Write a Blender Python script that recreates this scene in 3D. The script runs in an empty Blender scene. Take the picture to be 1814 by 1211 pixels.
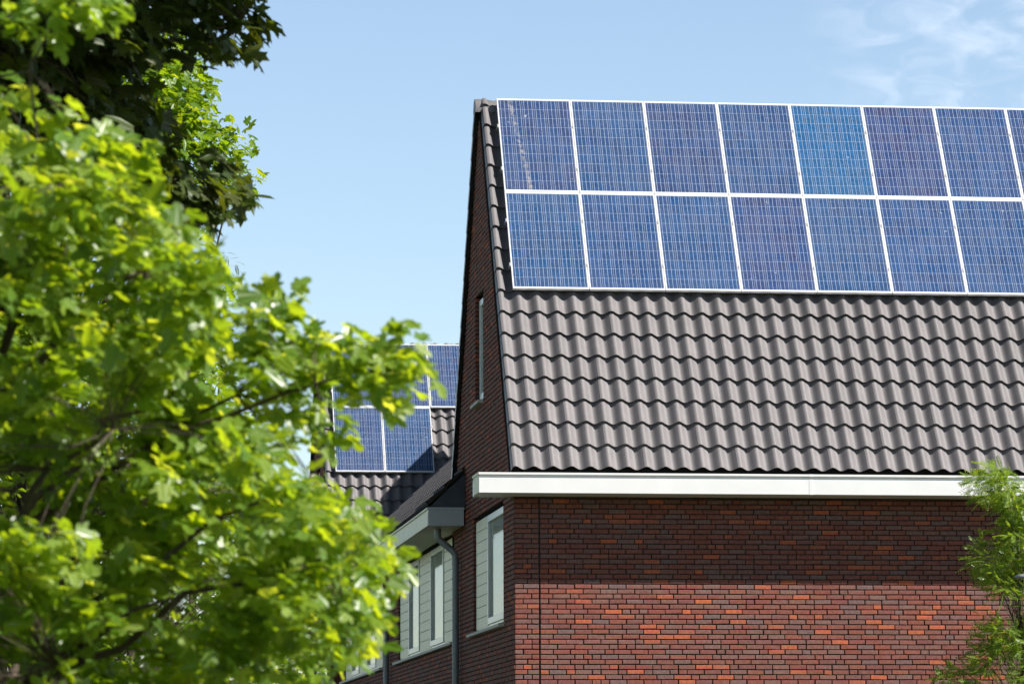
import bpy, math, random
import numpy as np
from mathutils import Vector, Matrix
R = math.radians
rng = np.random.default_rng(11)
random.seed(5)
scn = bpy.context.scene
col = scn.collection

# ------------------------------------------------------------ camera, sky, sun, exposure
CAM = np.array([-5.7831, -46.7392, 1.65])
YAW, PITCH, ROLL, FPX, W, H = 0.1227, 0.1175, -0.0032, 6708.0, 1814.0, 1211.0
def cam_axes():
    cy, sy, cp, sp = math.cos(YAW), math.sin(YAW), math.cos(PITCH), math.sin(PITCH)
    f = np.array([sy*cp, cy*cp, sp]); r = np.array([cy, -sy, 0.0]); u = np.cross(r, f)
    cr, sr = math.cos(ROLL), math.sin(ROLL)
    return cr*r+sr*u, -sr*r+cr*u, f
RX, UX, FX = cam_axes()
def at(u, v, d):
    """photo pixel + distance along the view axis -> world point"""
    return CAM + d*(FX + (u-W/2)/FPX*RX - (v-H/2)/FPX*UX)
cd = bpy.data.cameras.new('camera'); cam = bpy.data.objects.new('camera', cd); col.objects.link(cam)
m = Matrix.Identity(4)
for i in range(3):
    m[i][0], m[i][1], m[i][2], m[i][3] = RX[i], UX[i], -FX[i], CAM[i]
cam.matrix_world = m
cd.sensor_width = 36.0; cd.lens = FPX/W*36.0
cd.clip_start = 0.5; cd.clip_end = 5000
cd.dof.use_dof = True; cd.dof.focus_distance = 47.0; cd.dof.aperture_fstop = 6.3
scn.camera = cam

SUN_AZ, SUN_EL = R(60), R(41.3)       # azimuth measured from -y (towards the camera) to +x
SUN = np.array([math.cos(SUN_EL)*math.sin(SUN_AZ), -math.cos(SUN_EL)*math.cos(SUN_AZ), math.sin(SUN_EL)])
world = bpy.data.worlds.new('World'); scn.world = world; world.use_nodes = True
wn, wl = world.node_tree.nodes, world.node_tree.links
bg = wn['Background']
sky = wn.new('ShaderNodeTexSky'); sky.sky_type = 'NISHITA'; sky.sun_disc = False
sky.sun_elevation = SUN_EL
sky.sun_rotation = math.atan2(SUN[0], SUN[1])
sky.air_density = 1.0; sky.dust_density = 0.35; sky.ozone_density = 1.6
tc = wn.new('ShaderNodeTexCoord')
def wnode(t, **k):
    n = wn.new(t)
    for a, b in k.items(): setattr(n, a, b)
    return n
def cloud(direction, inner, outer, rot):
    """soft wisp of cirrus round one direction of the sky"""
    dot = wnode('ShaderNodeVectorMath', operation='DOT_PRODUCT'); wl.new(tc.outputs['Generated'], dot.inputs[0])
    d = Vector(direction).normalized(); dot.inputs[1].default_value = d
    mr = wnode('ShaderNodeMapRange', interpolation_type='SMOOTHSTEP'); wl.new(dot.outputs['Value'], mr.inputs[0])
    mr.inputs[1].default_value = math.cos(outer); mr.inputs[2].default_value = math.cos(inner)
    mp = wnode('ShaderNodeMapping'); wl.new(tc.outputs['Generated'], mp.inputs[0])
    mp.inputs['Rotation'].default_value = (0, rot, 0); mp.inputs['Scale'].default_value = (60, 60, 130)
    nz = wnode('ShaderNodeTexNoise'); wl.new(mp.outputs[0], nz.inputs['Vector'])
    nz.inputs['Scale'].default_value = 1.0; nz.inputs['Detail'].default_value = 6; nz.inputs['Distortion'].default_value = 0.8
    r2 = wnode('ShaderNodeMapRange', interpolation_type='SMOOTHSTEP'); wl.new(nz.outputs[0], r2.inputs[0])
    r2.inputs[1].default_value = 0.34; r2.inputs[2].default_value = 0.85
    sq = wnode('ShaderNodeMath', operation='POWER'); wl.new(mr.outputs[0], sq.inputs[0]); sq.inputs[1].default_value = 2.2
    mu = wnode('ShaderNodeMath', operation='MULTIPLY'); wl.new(sq.outputs[0], mu.inputs[0]); wl.new(r2.outputs[0], mu.inputs[1])
    return mu.outputs[0]
d1 = at(1715, 60, 1)-CAM
c1 = cloud(d1, R(0.0), R(3.0), 0.9)
cm = wnode('ShaderNodeMath', operation='MULTIPLY_ADD'); wl.new(c1, cm.inputs[0]); cm.inputs[1].default_value = .46; cm.inputs[2].default_value = .06
mx = wnode('ShaderNodeMix', data_type='RGBA'); wl.new(cm.outputs[0], mx.inputs[0])
wl.new(sky.outputs[0], mx.inputs[6]); mx.inputs[7].default_value = (7.0, 7.5, 8.2, 1)
sepw = wnode('ShaderNodeSeparateXYZ'); wl.new(tc.outputs['Generated'], sepw.inputs[0])
lum = wnode('ShaderNodeMapRange', interpolation_type='SMOOTHSTEP'); wl.new(sepw.outputs[2], lum.inputs[0])
lum.inputs[1].default_value = 0.20; lum.inputs[2].default_value = 0.50; lum.inputs[3].default_value = 1.12; lum.inputs[4].default_value = 0.20
lm = wnode('ShaderNodeMix', data_type='RGBA', blend_type='MULTIPLY'); lm.inputs[0].default_value = 1
wl.new(mx.outputs[2], lm.inputs[6]); wl.new(lum.outputs[0], lm.inputs[7])
wl.new(lm.outputs[2], bg.inputs[0]); bg.inputs[1].default_value = 0.080
sl = bpy.data.lights.new('sun', 'SUN'); sl.energy = 5.0; sl.angle = R(0.5); sl.color = (1.0, 0.955, 0.89)
so = bpy.data.objects.new('sun', sl); col.objects.link(so)
so.rotation_euler = Vector(SUN).to_track_quat('Z', 'Y').to_euler(); so.location = (20, -30, 40)
vs = scn.view_settings; vs.view_transform = 'Standard'; vs.look = 'None'; vs.gamma = 1; vs.use_curve_mapping = False
vs.exposure = 0.9
scn.cycles.max_bounces = 8; scn.cycles.transparent_max_bounces = 8
scn.cycles.use_denoising = True

# ------------------------------------------------------------ helpers
class MB:
    def __init__(s): s.v = []; s.f = []; s.m = []
    def quad(s, *p, mat=0):
        i = len(s.v); s.v += [tuple(map(float, q)) for q in p]; s.f.append(tuple(range(i, i+len(p)))); s.m.append(mat)
    def box(s, x0, x1, y0, y1, z0, z1, mat=0):
        i = len(s.v)
        s.v += [(x, y, z) for z in (z0, z1) for x, y in ((x0, y0), (x1, y0), (x1, y1), (x0, y1))]
        for f in ((0, 3, 2, 1), (4, 5, 6, 7), (0, 1, 5, 4), (1, 2, 6, 5), (2, 3, 7, 6), (3, 0, 4, 7)):
            s.f.append(tuple(i+k for k in f)); s.m.append(mat)
    def prism(s, poly, fn, a, b, mat=0):
        """extrude a 2-D polygon: fn(p, q, t) -> xyz for t in (a, b)"""
        n = len(poly); i = len(s.v)
        s.v += [tuple(map(float, fn(p, q, a))) for p, q in poly] + [tuple(map(float, fn(p, q, b))) for p, q in poly]
        s.f.append(tuple(i+k for k in range(n))); s.m.append(mat)
        s.f.append(tuple(i+n+k for k in reversed(range(n)))); s.m.append(mat)
        for k in range(n):
            j = (k+1) % n
            s.f.append((i+k, i+n+k, i+n+j, i+j)); s.m.append(mat)
    def tube(s, pts, rad, n=8, mat=0, cap=True):
        pts = [np.array(p, float) for p in pts]; i0 = len(s.v)
        if np.isscalar(rad): rad = [rad]*len(pts)
        t0 = pts[1]-pts[0]; a = np.cross(t0, (0.3, 0.2, 1.0) if abs(t0[2]) < .9*np.linalg.norm(t0) else (1.0, 0, 0)); a /= np.linalg.norm(a)
        for k, p in enumerate(pts):
            t = (pts[min(k+1, len(pts)-1)]-pts[max(k-1, 0)]); t = t/np.linalg.norm(t)
            a = a-t*(a@t); a /= np.linalg.norm(a); b = np.cross(t, a)
            for j in range(n):
                w = 2*math.pi*j/n; s.v.append(tuple(p+rad[k]*(math.cos(w)*a+math.sin(w)*b)))
        for k in range(len(pts)-1):
            for j in range(n):
                s.f.append((i0+k*n+j, i0+k*n+(j+1) % n, i0+(k+1)*n+(j+1) % n, i0+(k+1)*n+j)); s.m.append(mat)
        if cap:
            s.f.append(tuple(i0+j for j in reversed(range(n)))); s.m.append(mat)
            s.f.append(tuple(i0+(len(pts)-1)*n+j for j in range(n))); s.m.append(mat)
    def build(s, name, mats, parent=None, smooth=False, bevel=0):
        me = bpy.data.meshes.new(name); me.from_pydata(s.v, [], s.f)
        for mt in (mats if isinstance(mats, (list, tuple)) else [mats]): me.materials.append(mt)
        if max(s.m, default=0): me.polygons.foreach_set('material_index', s.m)
        if smooth: me.polygons.foreach_set('use_smooth', [True]*len(s.f))
        me.update()
        o = bpy.data.objects.new(name, me); col.objects.link(o)
        if parent is not None: o.parent = parent
        if bevel:
            b = o.modifiers.new('bevel', 'BEVEL'); b.width = bevel; b.segments = 2; b.limit_method = 'ANGLE'
        return o
def empty(name, label, cat, loc=(0, 0, 0), group=None):
    o = bpy.data.objects.new(name, None); col.objects.link(o); o.location = loc; o.empty_display_size = .2
    tag(o, label, cat, group); return o
def tag(o, label, cat, group=None):
    o['label'] = label; o['category'] = cat
    if group: o['group'] = group
    return o

# ------------------------------------------------------------ materials
def newmat(name):
    mt = bpy.data.materials.new(name); mt.use_nodes = True
    return mt, mt.node_tree.nodes, mt.node_tree.links, mt.node_tree.nodes['Principled BSDF']
def simple(name, c, rough=.5, metal=0, noise=0, scale=20, bump=0, spec=.5):
    mt, n, l, p = newmat(name)
    p.inputs['Roughness'].default_value = rough; p.inputs['Metallic'].default_value = metal
    p.inputs['Specular IOR Level'].default_value = spec
    p.inputs['Base Color'].default_value = (*c, 1)
    if noise or bump:
        t = n.new('ShaderNodeTexCoord'); nz = n.new('ShaderNodeTexNoise'); l.new(t.outputs['Object'], nz.inputs['Vector'])
        nz.inputs['Scale'].default_value = scale; nz.inputs['Detail'].default_value = 6
        if noise:
            r = n.new('ShaderNodeValToRGB'); l.new(nz.outputs[0], r.inputs[0])
            r.color_ramp.elements[0].position = .3; r.color_ramp.elements[1].position = .7
            r.color_ramp.elements[0].color = (*[x*(1-noise) for x in c], 1); r.color_ramp.elements[1].color = (*[min(1, x*(1+noise)) for x in c], 1)
            l.new(r.outputs[0], p.inputs['Base Color'])
        if bump:
            b = n.new('ShaderNodeBump'); b.inputs['Strength'].default_value = bump; b.inputs['Distance'].default_value = .01
            l.new(nz.outputs[0], b.inputs['Height']); l.new(b.outputs[0], p.inputs['Normal'])
    return mt
def brick_material():
    mt, n, l, p = newmat('fired brick')
    g = n.new('ShaderNodeNewGeometry'); r = n.new('ShaderNodeValToRGB'); l.new(g.outputs['Random Per Island'], r.inputs[0])
    cr = r.color_ramp; cr.interpolation = 'LINEAR'
    stops = [(0, (.195, .062, .046)), (.20, (.225, .072, .052)), (.36, (.170, .062, .054)), (.50, (.205, .092, .072)),
             (.62, (.160, .074, .066)), (.72, (.185, .098, .082)), (.80, (.150, .090, .088)), (.88, (.215, .076, .052)), (.945, (.34, .092, .050)), (1, (.42, .108, .050))]
    cr.elements[0].color = (*stops[0][1], 1); cr.elements[1].color = (*stops[-1][1], 1)
    for pos, c in stops[1:-1]: cr.elements.new(pos).color = (*c, 1)
    t = n.new('ShaderNodeTexCoord'); nz = n.new('ShaderNodeTexNoise'); l.new(t.outputs['Object'], nz.inputs['Vector'])
    nz.inputs['Scale'].default_value = 28; nz.inputs['Detail'].default_value = 8; nz.inputs['Roughness'].default_value = .65
    mr = n.new('ShaderNodeMapRange'); l.new(nz.outputs[0], mr.inputs[0]); mr.inputs[1].default_value = .3; mr.inputs[2].default_value = .7
    mr.inputs[3].default_value = .68; mr.inputs[4].default_value = 1.3
    mul = n.new('ShaderNodeMix'); mul.data_type = 'RGBA'; mul.blend_type = 'MULTIPLY'; mul.inputs[0].default_value = 1
    l.new(r.outputs[0], mul.inputs[6]); l.new(mr.outputs[0], mul.inputs[7])
    # greyish firing bloom at random
    n2 = n.new('ShaderNodeTexNoise'); l.new(t.outputs['Object'], n2.inputs['Vector']); n2.inputs['Scale'].default_value = 9; n2.inputs['Detail'].default_value = 4
    m2 = n.new('ShaderNodeMapRange'); l.new(n2.outputs[0], m2.inputs[0]); m2.inputs[1].default_value = .52; m2.inputs[2].default_value = .75; m2.inputs[4].default_value = .45
    mix = n.new('ShaderNodeMix'); mix.data_type = 'RGBA'; l.new(m2.outputs[0], mix.inputs[0]); l.new(mul.outputs[2], mix.inputs[6]); mix.inputs[7].default_value = (.185, .125, .115, 1)
    l.new(mix.outputs[2], p.inputs['Base Color']); p.inputs['Roughness'].default_value = .85; p.inputs['Specular IOR Level'].default_value = .3
    b = n.new('ShaderNodeBump'); b.inputs['Strength'].default_value = .7; b.inputs['Distance'].default_value = .004
    l.new(nz.outputs[0], b.inputs['Height']); l.new(b.outputs[0], p.inputs['Normal'])
    return mt
def tile_material():
    mt, n, l, p = newmat('concrete roof tile')
    t = n.new('ShaderNodeTexCoord'); nz = n.new('ShaderNodeTexNoise'); l.new(t.outputs['Object'], nz.inputs['Vector'])
    nz.inputs['Scale'].default_value = 5; nz.inputs['Detail'].default_value = 8; nz.inputs['Roughness'].default_value = .7
    r = n.new('ShaderNodeValToRGB'); l.new(nz.outputs[0], r.inputs[0])
    r.color_ramp.elements[0].position = .3; r.color_ramp.elements[1].position = .72
    r.color_ramp.elements[0].color = (.138, .129, .134, 1); r.color_ramp.elements[1].color = (.172, .161, .167, 1)
    g = n.new('ShaderNodeNewGeometry'); m1 = n.new('ShaderNodeMapRange'); l.new(g.outputs['Random Per Island'], m1.inputs[0])
    m1.inputs[3].default_value = .96; m1.inputs[4].default_value = 1.04
    mul = n.new('ShaderNodeMix'); mul.data_type = 'RGBA'; mul.blend_type = 'MULTIPLY'; mul.inputs[0].default_value = 1
    l.new(r.outputs[0], mul.inputs[6]); l.new(m1.outputs[0], mul.inputs[7]); l.new(mul.outputs[2], p.inputs['Base Color'])
    p.inputs['Roughness'].default_value = .44; p.inputs['Specular IOR Level'].default_value = .5
    n2 = n.new('ShaderNodeTexNoise'); l.new(t.outputs['Object'], n2.inputs['Vector']); n2.inputs['Scale'].default_value = 160; n2.inputs['Detail'].default_value = 3
    b = n.new('ShaderNodeBump'); b.inputs['Strength'].default_value = .25; b.inputs['Distance'].default_value = .003
    l.new(n2.outputs[0], b.inputs['Height']); l.new(b.outputs[0], p.inputs['Normal'])
    return mt
def cell_material(name, streak=False):
    mt, n, l, p = newmat(name)
    uv = n.new('ShaderNodeUVMap'); sep = n.new('ShaderNodeSeparateXYZ'); l.new(uv.outputs[0], sep.inputs[0])
    oi = n.new('ShaderNodeObjectInfo')
    def mth(op, a, b=None, c=None):
        k = n.new('ShaderNodeMath'); k.operation = op
        for i, q in enumerate((a, b, c)):
            if q is None: continue
            if isinstance(q, (int, float)): k.inputs[i].default_value = q
            else: l.new(q, k.inputs[i])
        return k.outputs[0]
    def mixc(f, a, b):
        k = n.new('ShaderNodeMix'); k.data_type = 'RGBA'
        if isinstance(f, (int, float)): k.inputs[0].default_value = f
        else: l.new(f, k.inputs[0])
        for i, q in ((6, a), (7, b)):
            if isinstance(q, tuple): k.inputs[i].default_value = (*q, 1)
            else: l.new(q, k.inputs[i])
        return k.outputs[2]
    # margin: cells cover 0.015..0.985
    cu = mth('MULTIPLY', mth('SUBTRACT', sep.outputs[0], .022), 6/.956); cv = mth('MULTIPLY', mth('SUBTRACT', sep.outputs[1], .019), 10/.962)
    fu, fv = mth('FRACT', cu), mth('FRACT', cv)
    iu, iv = mth('FLOOR', cu), mth('FLOOR', cv)
    gapu = mth('GREATER_THAN', mth('ABSOLUTE', mth('SUBTRACT', fu, .5)), .487)
    gapv = mth('GREATER_THAN', mth('ABSOLUTE', mth('SUBTRACT', fv, .5)), .488)
    bus = mth('LESS_THAN', mth('ABSOLUTE', mth('SUBTRACT', mth('FRACT', mth('MULTIPLY_ADD', fu, 3, 0)), .5)), .035)
    comb = n.new('ShaderNodeCombineXYZ'); l.new(iu, comb.inputs[0]); l.new(iv, comb.inputs[1]); l.new(mth('MULTIPLY', oi.outputs['Random'], 97), comb.inputs[2])
    wnz = n.new('ShaderNodeTexWhiteNoise'); wnz.noise_dimensions = '3D'; l.new(comb.outputs[0], wnz.inputs[0])
    tc0 = n.new('ShaderNodeTexCoord'); va = n.new('ShaderNodeVectorMath'); va.operation = 'ADD'; l.new(tc0.outputs['Object'], va.inputs[0]); l.new(mth('MULTIPLY', oi.outputs['Random'], 53), va.inputs[1])
    tco = type('V', (), {'outputs': {'Object': va.outputs[0]}})
    vo = n.new('ShaderNodeTexVoronoi'); l.new(tco.outputs['Object'], vo.inputs['Vector']); vo.inputs['Scale'].default_value = 45
    vs_ = n.new('ShaderNodeSeparateColor'); l.new(vo.outputs['Color'], vs_.inputs[0])
    vf = mth('MULTIPLY_ADD', vs_.outputs[0], .55, .72)
    # fired cells differ a little in hue
    c0 = mixc(wnz.outputs['Value'], (.020, .054, .150), (.034, .054, .132))
    # panels: object colour gives the batch tint
    c1_ = n.new('ShaderNodeMix'); c1_.data_type = 'RGBA'; c1_.blend_type = 'MULTIPLY'; c1_.inputs[0].default_value = 1
    l.new(c0, c1_.inputs[6]); l.new(oi.outputs['Color'], c1_.inputs[7])
    c2 = n.new('ShaderNodeMix'); c2.data_type = 'RGBA'; c2.blend_type = 'MULTIPLY'; c2.inputs[0].default_value = 1
    l.new(c1_.outputs[2], c2.inputs[6]); l.new(vf, c2.inputs[7])
    c = mixc(mth('MULTIPLY', gapv, .75), c2.outputs[2], (.34, .42, .55))
    c = mixc(mth('MULTIPLY', gapu, .7), c, (.34, .36, .42))
    c = mixc(mth('MULTIPLY', bus, .72), c, (.55, .62, .72))
    # dust and lime specks
    nz = n.new('ShaderNodeTexNoise'); l.new(tco.outputs['Object'], nz.inputs['Vector']); nz.inputs['Scale'].default_value = 9; nz.inputs['Detail'].default_value = 7
    sp = n.new('ShaderNodeMapRange'); l.new(nz.outputs[0], sp.inputs[0]); sp.inputs[1].default_value = .70; sp.inputs[2].default_value = .76; sp.inputs[4].default_value = .55
    c = mixc(sp.outputs[0], c, (.42, .46, .52))
    n3 = n.new('ShaderNodeTexNoise'); l.new(tco.outputs['Object'], n3.inputs['Vector']); n3.inputs['Scale'].default_value = 2.2; n3.inputs['Detail'].default_value = 4
    d3 = n.new('ShaderNodeMapRange'); l.new(n3.outputs[0], d3.inputs[0]); d3.inputs[1].default_value = .35; d3.inputs[2].default_value = .75; d3.inputs[4].default_value = .16
    c = mixc(d3.outputs[0], c, (.16, .22, .36))
    if streak:
        # pale dried run-off trail
        line = mth('ABSOLUTE', mth('SUBTRACT', sep.outputs[0], mth('MULTIPLY_ADD', sep.outputs[1], -.20, .37)))
        s1 = n.new('ShaderNodeMapRange'); l.new(line, s1.inputs[0]); s1.inputs[1].default_value = .05; s1.inputs[2].default_value = .0; s1.inputs[4].default_value = 1
        n4 = n.new('ShaderNodeTexNoise'); l.new(tco.outputs['Object'], n4.inputs['Vector']); n4.inputs['Scale'].default_value = 16; n4.inputs['Detail'].default_value = 5
        s2 = n.new('ShaderNodeMapRange'); l.new(n4.outputs[0], s2.inputs[0]); s2.inputs[1].default_value = .42; s2.inputs[2].default_value = .68; s2.inputs[4].default_value = .5
        c = mixc(mth('MULTIPLY', s1.outputs[0], s2.outputs[0]), c, (.5, .45, .40))
    l.new(c, p.inputs['Base Color'])
    p.inputs['Roughness'].default_value = .18; p.inputs['Specular IOR Level'].default_value = .45
    return mt
def leaf_material(name, stops, trans, gloss=.35, tw=.45, spec=.5):
    mt, n, l, p = newmat(name)
    g = n.new('ShaderNodeNewGeometry'); r = n.new('ShaderNodeValToRGB'); l.new(g.outputs['Random Per Island'], r.inputs[0])
    cr = r.color_ramp
    cr.elements[0].color = (*stops[0], 1); cr.elements[1].color = (*stops[-1], 1)
    for i, c in enumerate(stops[1:-1]): cr.elements.new((i+1)/(len(stops)-1)).color = (*c, 1)
    l.new(r.outputs[0], p.inputs['Base Color']); p.inputs['Roughness'].default_value = gloss; p.inputs['Specular IOR Level'].default_value = spec
    tr = n.new('ShaderNodeBsdfTranslucent')
    mc = n.new('ShaderNodeMix'); mc.data_type = 'RGBA'; mc.blend_type = 'MULTIPLY'; mc.inputs[0].default_value = 1
    l.new(r.outputs[0], mc.inputs[6]); mc.inputs[7].default_value = (*trans, 1); l.new(mc.outputs[2], tr.inputs[0])
    ms = n.new('ShaderNodeMixShader'); ms.inputs[0].default_value = tw
    l.new(p.outputs[0], ms.inputs[1]); l.new(tr.outputs[0], ms.inputs[2]); l.new(ms.outputs[0], n['Material Output'].inputs[0])
    return mt
M = {}
M['brick'] = brick_material()
M['mortar'] = simple('mortar', (.040, .032, .029), .95, noise=.3, scale=30)
M['tile'] = tile_material()
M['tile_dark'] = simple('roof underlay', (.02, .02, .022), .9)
M['white'] = simple('white paint', (.72, .72, .725), .35, noise=.03, scale=3)
M['cream'] = simple('cream coated board', (.74, .72, .54), .45, noise=.05, scale=4)
M['frame_w'] = simple('white window plastic', (.74, .76, .76), .3)
M['stone'] = simple('pale sill stone', (.55, .54, .50), .7, noise=.12, scale=25)
M['zinc'] = simple('grey zinc pipe', (.25, .28, .31), .45, metal=.2, noise=.1, scale=12)
M['lead'] = simple('lead flashing', (.045, .055, .07), .5, metal=.2, noise=.25, scale=6)
M['alu'] = simple('anodised frame', (.78, .79, .80), .35, metal=.35)
M['alu_dark'] = simple('rail metal', (.45, .46, .46), .4, metal=.6)
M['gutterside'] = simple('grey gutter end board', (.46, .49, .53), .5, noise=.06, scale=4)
M['cells'] = cell_material('solar cells'); M['cells_streak'] = cell_material('solar cells with pale streak', True)
M['curtain'] = simple('net curtain', (.62, .62, .56), .9)
M['seal'] = simple('black joint sealant', (.012, .011, .011), .8)
M['bark'] = simple('bark', (.085, .062, .045), .9, noise=.45, scale=14, bump=.8)
M['twig'] = simple('twig bark', (.075, .058, .038), .85, noise=.3, scale=30)
gm, gn, gl, gp = newmat('window glass')
gp.inputs['Base Color'].default_value = (.05, .06, .06, 1); gp.inputs['Roughness'].default_value = .04
gp.inputs['Transmission Weight'].default_value = .75; gp.inputs['IOR'].default_value = 1.1; gp.inputs['Specular IOR Level'].default_value = .6
gp.inputs['Base Color'].default_value = (.75, .8, .76, 1)
M['glass'] = gm
M['leaf_field'] = leaf_material('field maple leaf', [(.070, .145, .016), (.12, .21, .022), (.10, .19, .036), (.18, .27, .028), (.085, .165, .018), (.17, .26, .030), (.27, .35, .12)], (3.7, 2.9, .5), .36, .50, .8)  # palest stop paints in glossy highlights, also pale leaf undersides
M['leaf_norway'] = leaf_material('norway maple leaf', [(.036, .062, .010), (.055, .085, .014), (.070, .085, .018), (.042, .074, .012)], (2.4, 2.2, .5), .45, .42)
M['leaf_back'] = leaf_material('small maple leaf', [(.10, .19, .012), (.16, .26, .016), (.075, .15, .014), (.22, .29, .02)], (2.8, 2.4, .6), .40, .45)
M['leaf_pinnate'] = leaf_material('locust leaflet', [(.095, .17, .024), (.15, .24, .034), (.20, .29, .036), (.075, .135, .026)], (2.4, 2.1, .7), .38, .42)
M['lamp_metal'] = simple('grey lamp housing', (.30, .32, .34), .4, metal=.4)
M['lamp_glass'] = simple('frosted lamp cover', (.6, .6, .58), .3)

# ------------------------------------------------------------ ground
def ground():
    mt, n, l, p = newmat('mown grass')
    t = n.new('ShaderNodeTexCoord'); nz = n.new('ShaderNodeTexNoise'); l.new(t.outputs['Object'], nz.inputs['Vector']); nz.inputs['Scale'].default_value = .8; nz.inputs['Detail'].default_value = 9
    r = n.new('ShaderNodeValToRGB'); l.new(nz.outputs[0], r.inputs[0]); r.color_ramp.elements[0].color = (.018, .034, .008, 1); r.color_ramp.elements[1].color = (.038, .060, .015, 1)
    l.new(r.outputs[0], p.inputs['Base Color']); p.inputs['Roughness'].default_value = .95
    g = MB(); s = 1500
    g.quad((-s, -s, 0), (s, -s, 0), (s, s, 0), (-s, s, 0)); o = g.build('ground', mt); o['kind'] = 'structure'
    pv = MB(); pv.box(-40, 40, -12.0, -8.6, -.2, .12); pv.box(-5.2, -2.6, -8.6, 45, -.2, .06)
    o = pv.build('pavement', simple('concrete paving', (.11, .107, .10), .9, noise=.15, scale=6)); o['kind'] = 'structure'
    rd = MB(); rd.box(-60, 60, -19, -12.0, -.2, .01)
    o = rd.build('road', simple('asphalt', (.05, .05, .052), .9, noise=.2, scale=20)); o['kind'] = 'structure'
ground()

# ------------------------------------------------------------ bricks
CH, BL, BH = .0625, .2165, .109
def brick_rows(mb, z0, z1, interval, to3d, phase=0., seed=1):
    """wild bond: every brick its own island; interval(z) -> list of (a, b)"""
    rg = random.Random(seed)
    prev = []
    k0 = math.floor((z0-phase)/CH); k1 = math.ceil((z1-phase)/CH)
    J = .0122
    for k in range(k0, k1):
        za, zb = max(z0, phase+k*CH), min(z1, phase+(k+1)*CH)
        if zb-za < .02: continue
        joints = []
        for a, b in interval((za+zb)/2):
            if b-a < .02: continue
            mb.quad(to3d(a, -.018, za), to3d(b, -.018, za), to3d(b, -.018, zb), to3d(a, -.018, zb), mat=1)
            p = a
            first = True
            while p < b-.001:
                for _ in range(6):
                    ln = (rg.choice((BH, .163, BL)) if first else (BL if rg.random() < .80 else BH))
                    e = p+ln
                    if all(abs(e-q) > .035 for q in prev): break
                if b-e < .05: e = b
                e = min(e, b); first = False
                w = .0015*rg.gauss(0, 1); dz = .0012*rg.gauss(0, 1); c = .004
                xa, xb, ya, yb = p+J/2+.0015*rg.gauss(0, 1), e-J/2+.0015*rg.gauss(0, 1), za+J/2+dz, zb-J/2+dz*.5
                if xb-xa > .012:
                    i = len(mb.v); t = .0015*rg.gauss(0, 1)
                    mb.v += [to3d(xa+c, w, ya+c), to3d(xb-c, w+t, ya+c+t), to3d(xb-c, w+t, yb-c+t), to3d(xa+c, w, yb-c),
                             to3d(xa, w-c, ya), to3d(xb, w-c, ya+t), to3d(xb, w-c, yb+t), to3d(xa, w-c, yb),
                             to3d(xa, -.02, ya), to3d(xb, -.02, ya), to3d(xb, -.02, yb), to3d(xa, -.02, yb)]
                    fs = [(0, 1, 2, 3)] + [(q+j, q+(j+1) % 4, (j+1) % 4+q-4, j+q-4) for q in (4, 8) for j in range(4)]
                    mb.f += [tuple(i+q for q in f) for f in fs]; mb.m += [0]*9
                joints.append(e); p = e
        prev = joints
def cut(a, b, holes):
    """interval a..b minus the list of holes"""
    out = [(a, b)]
    for h0, h1 in holes:
        nx = []
        for p, q in out:
            if h1 <= p or h0 >= q: nx.append((p, q)); continue
            if h0 > p: nx.append((p, h0))
            if h1 < q: nx.append((h1, q))
        out = nx
    return out

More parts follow.
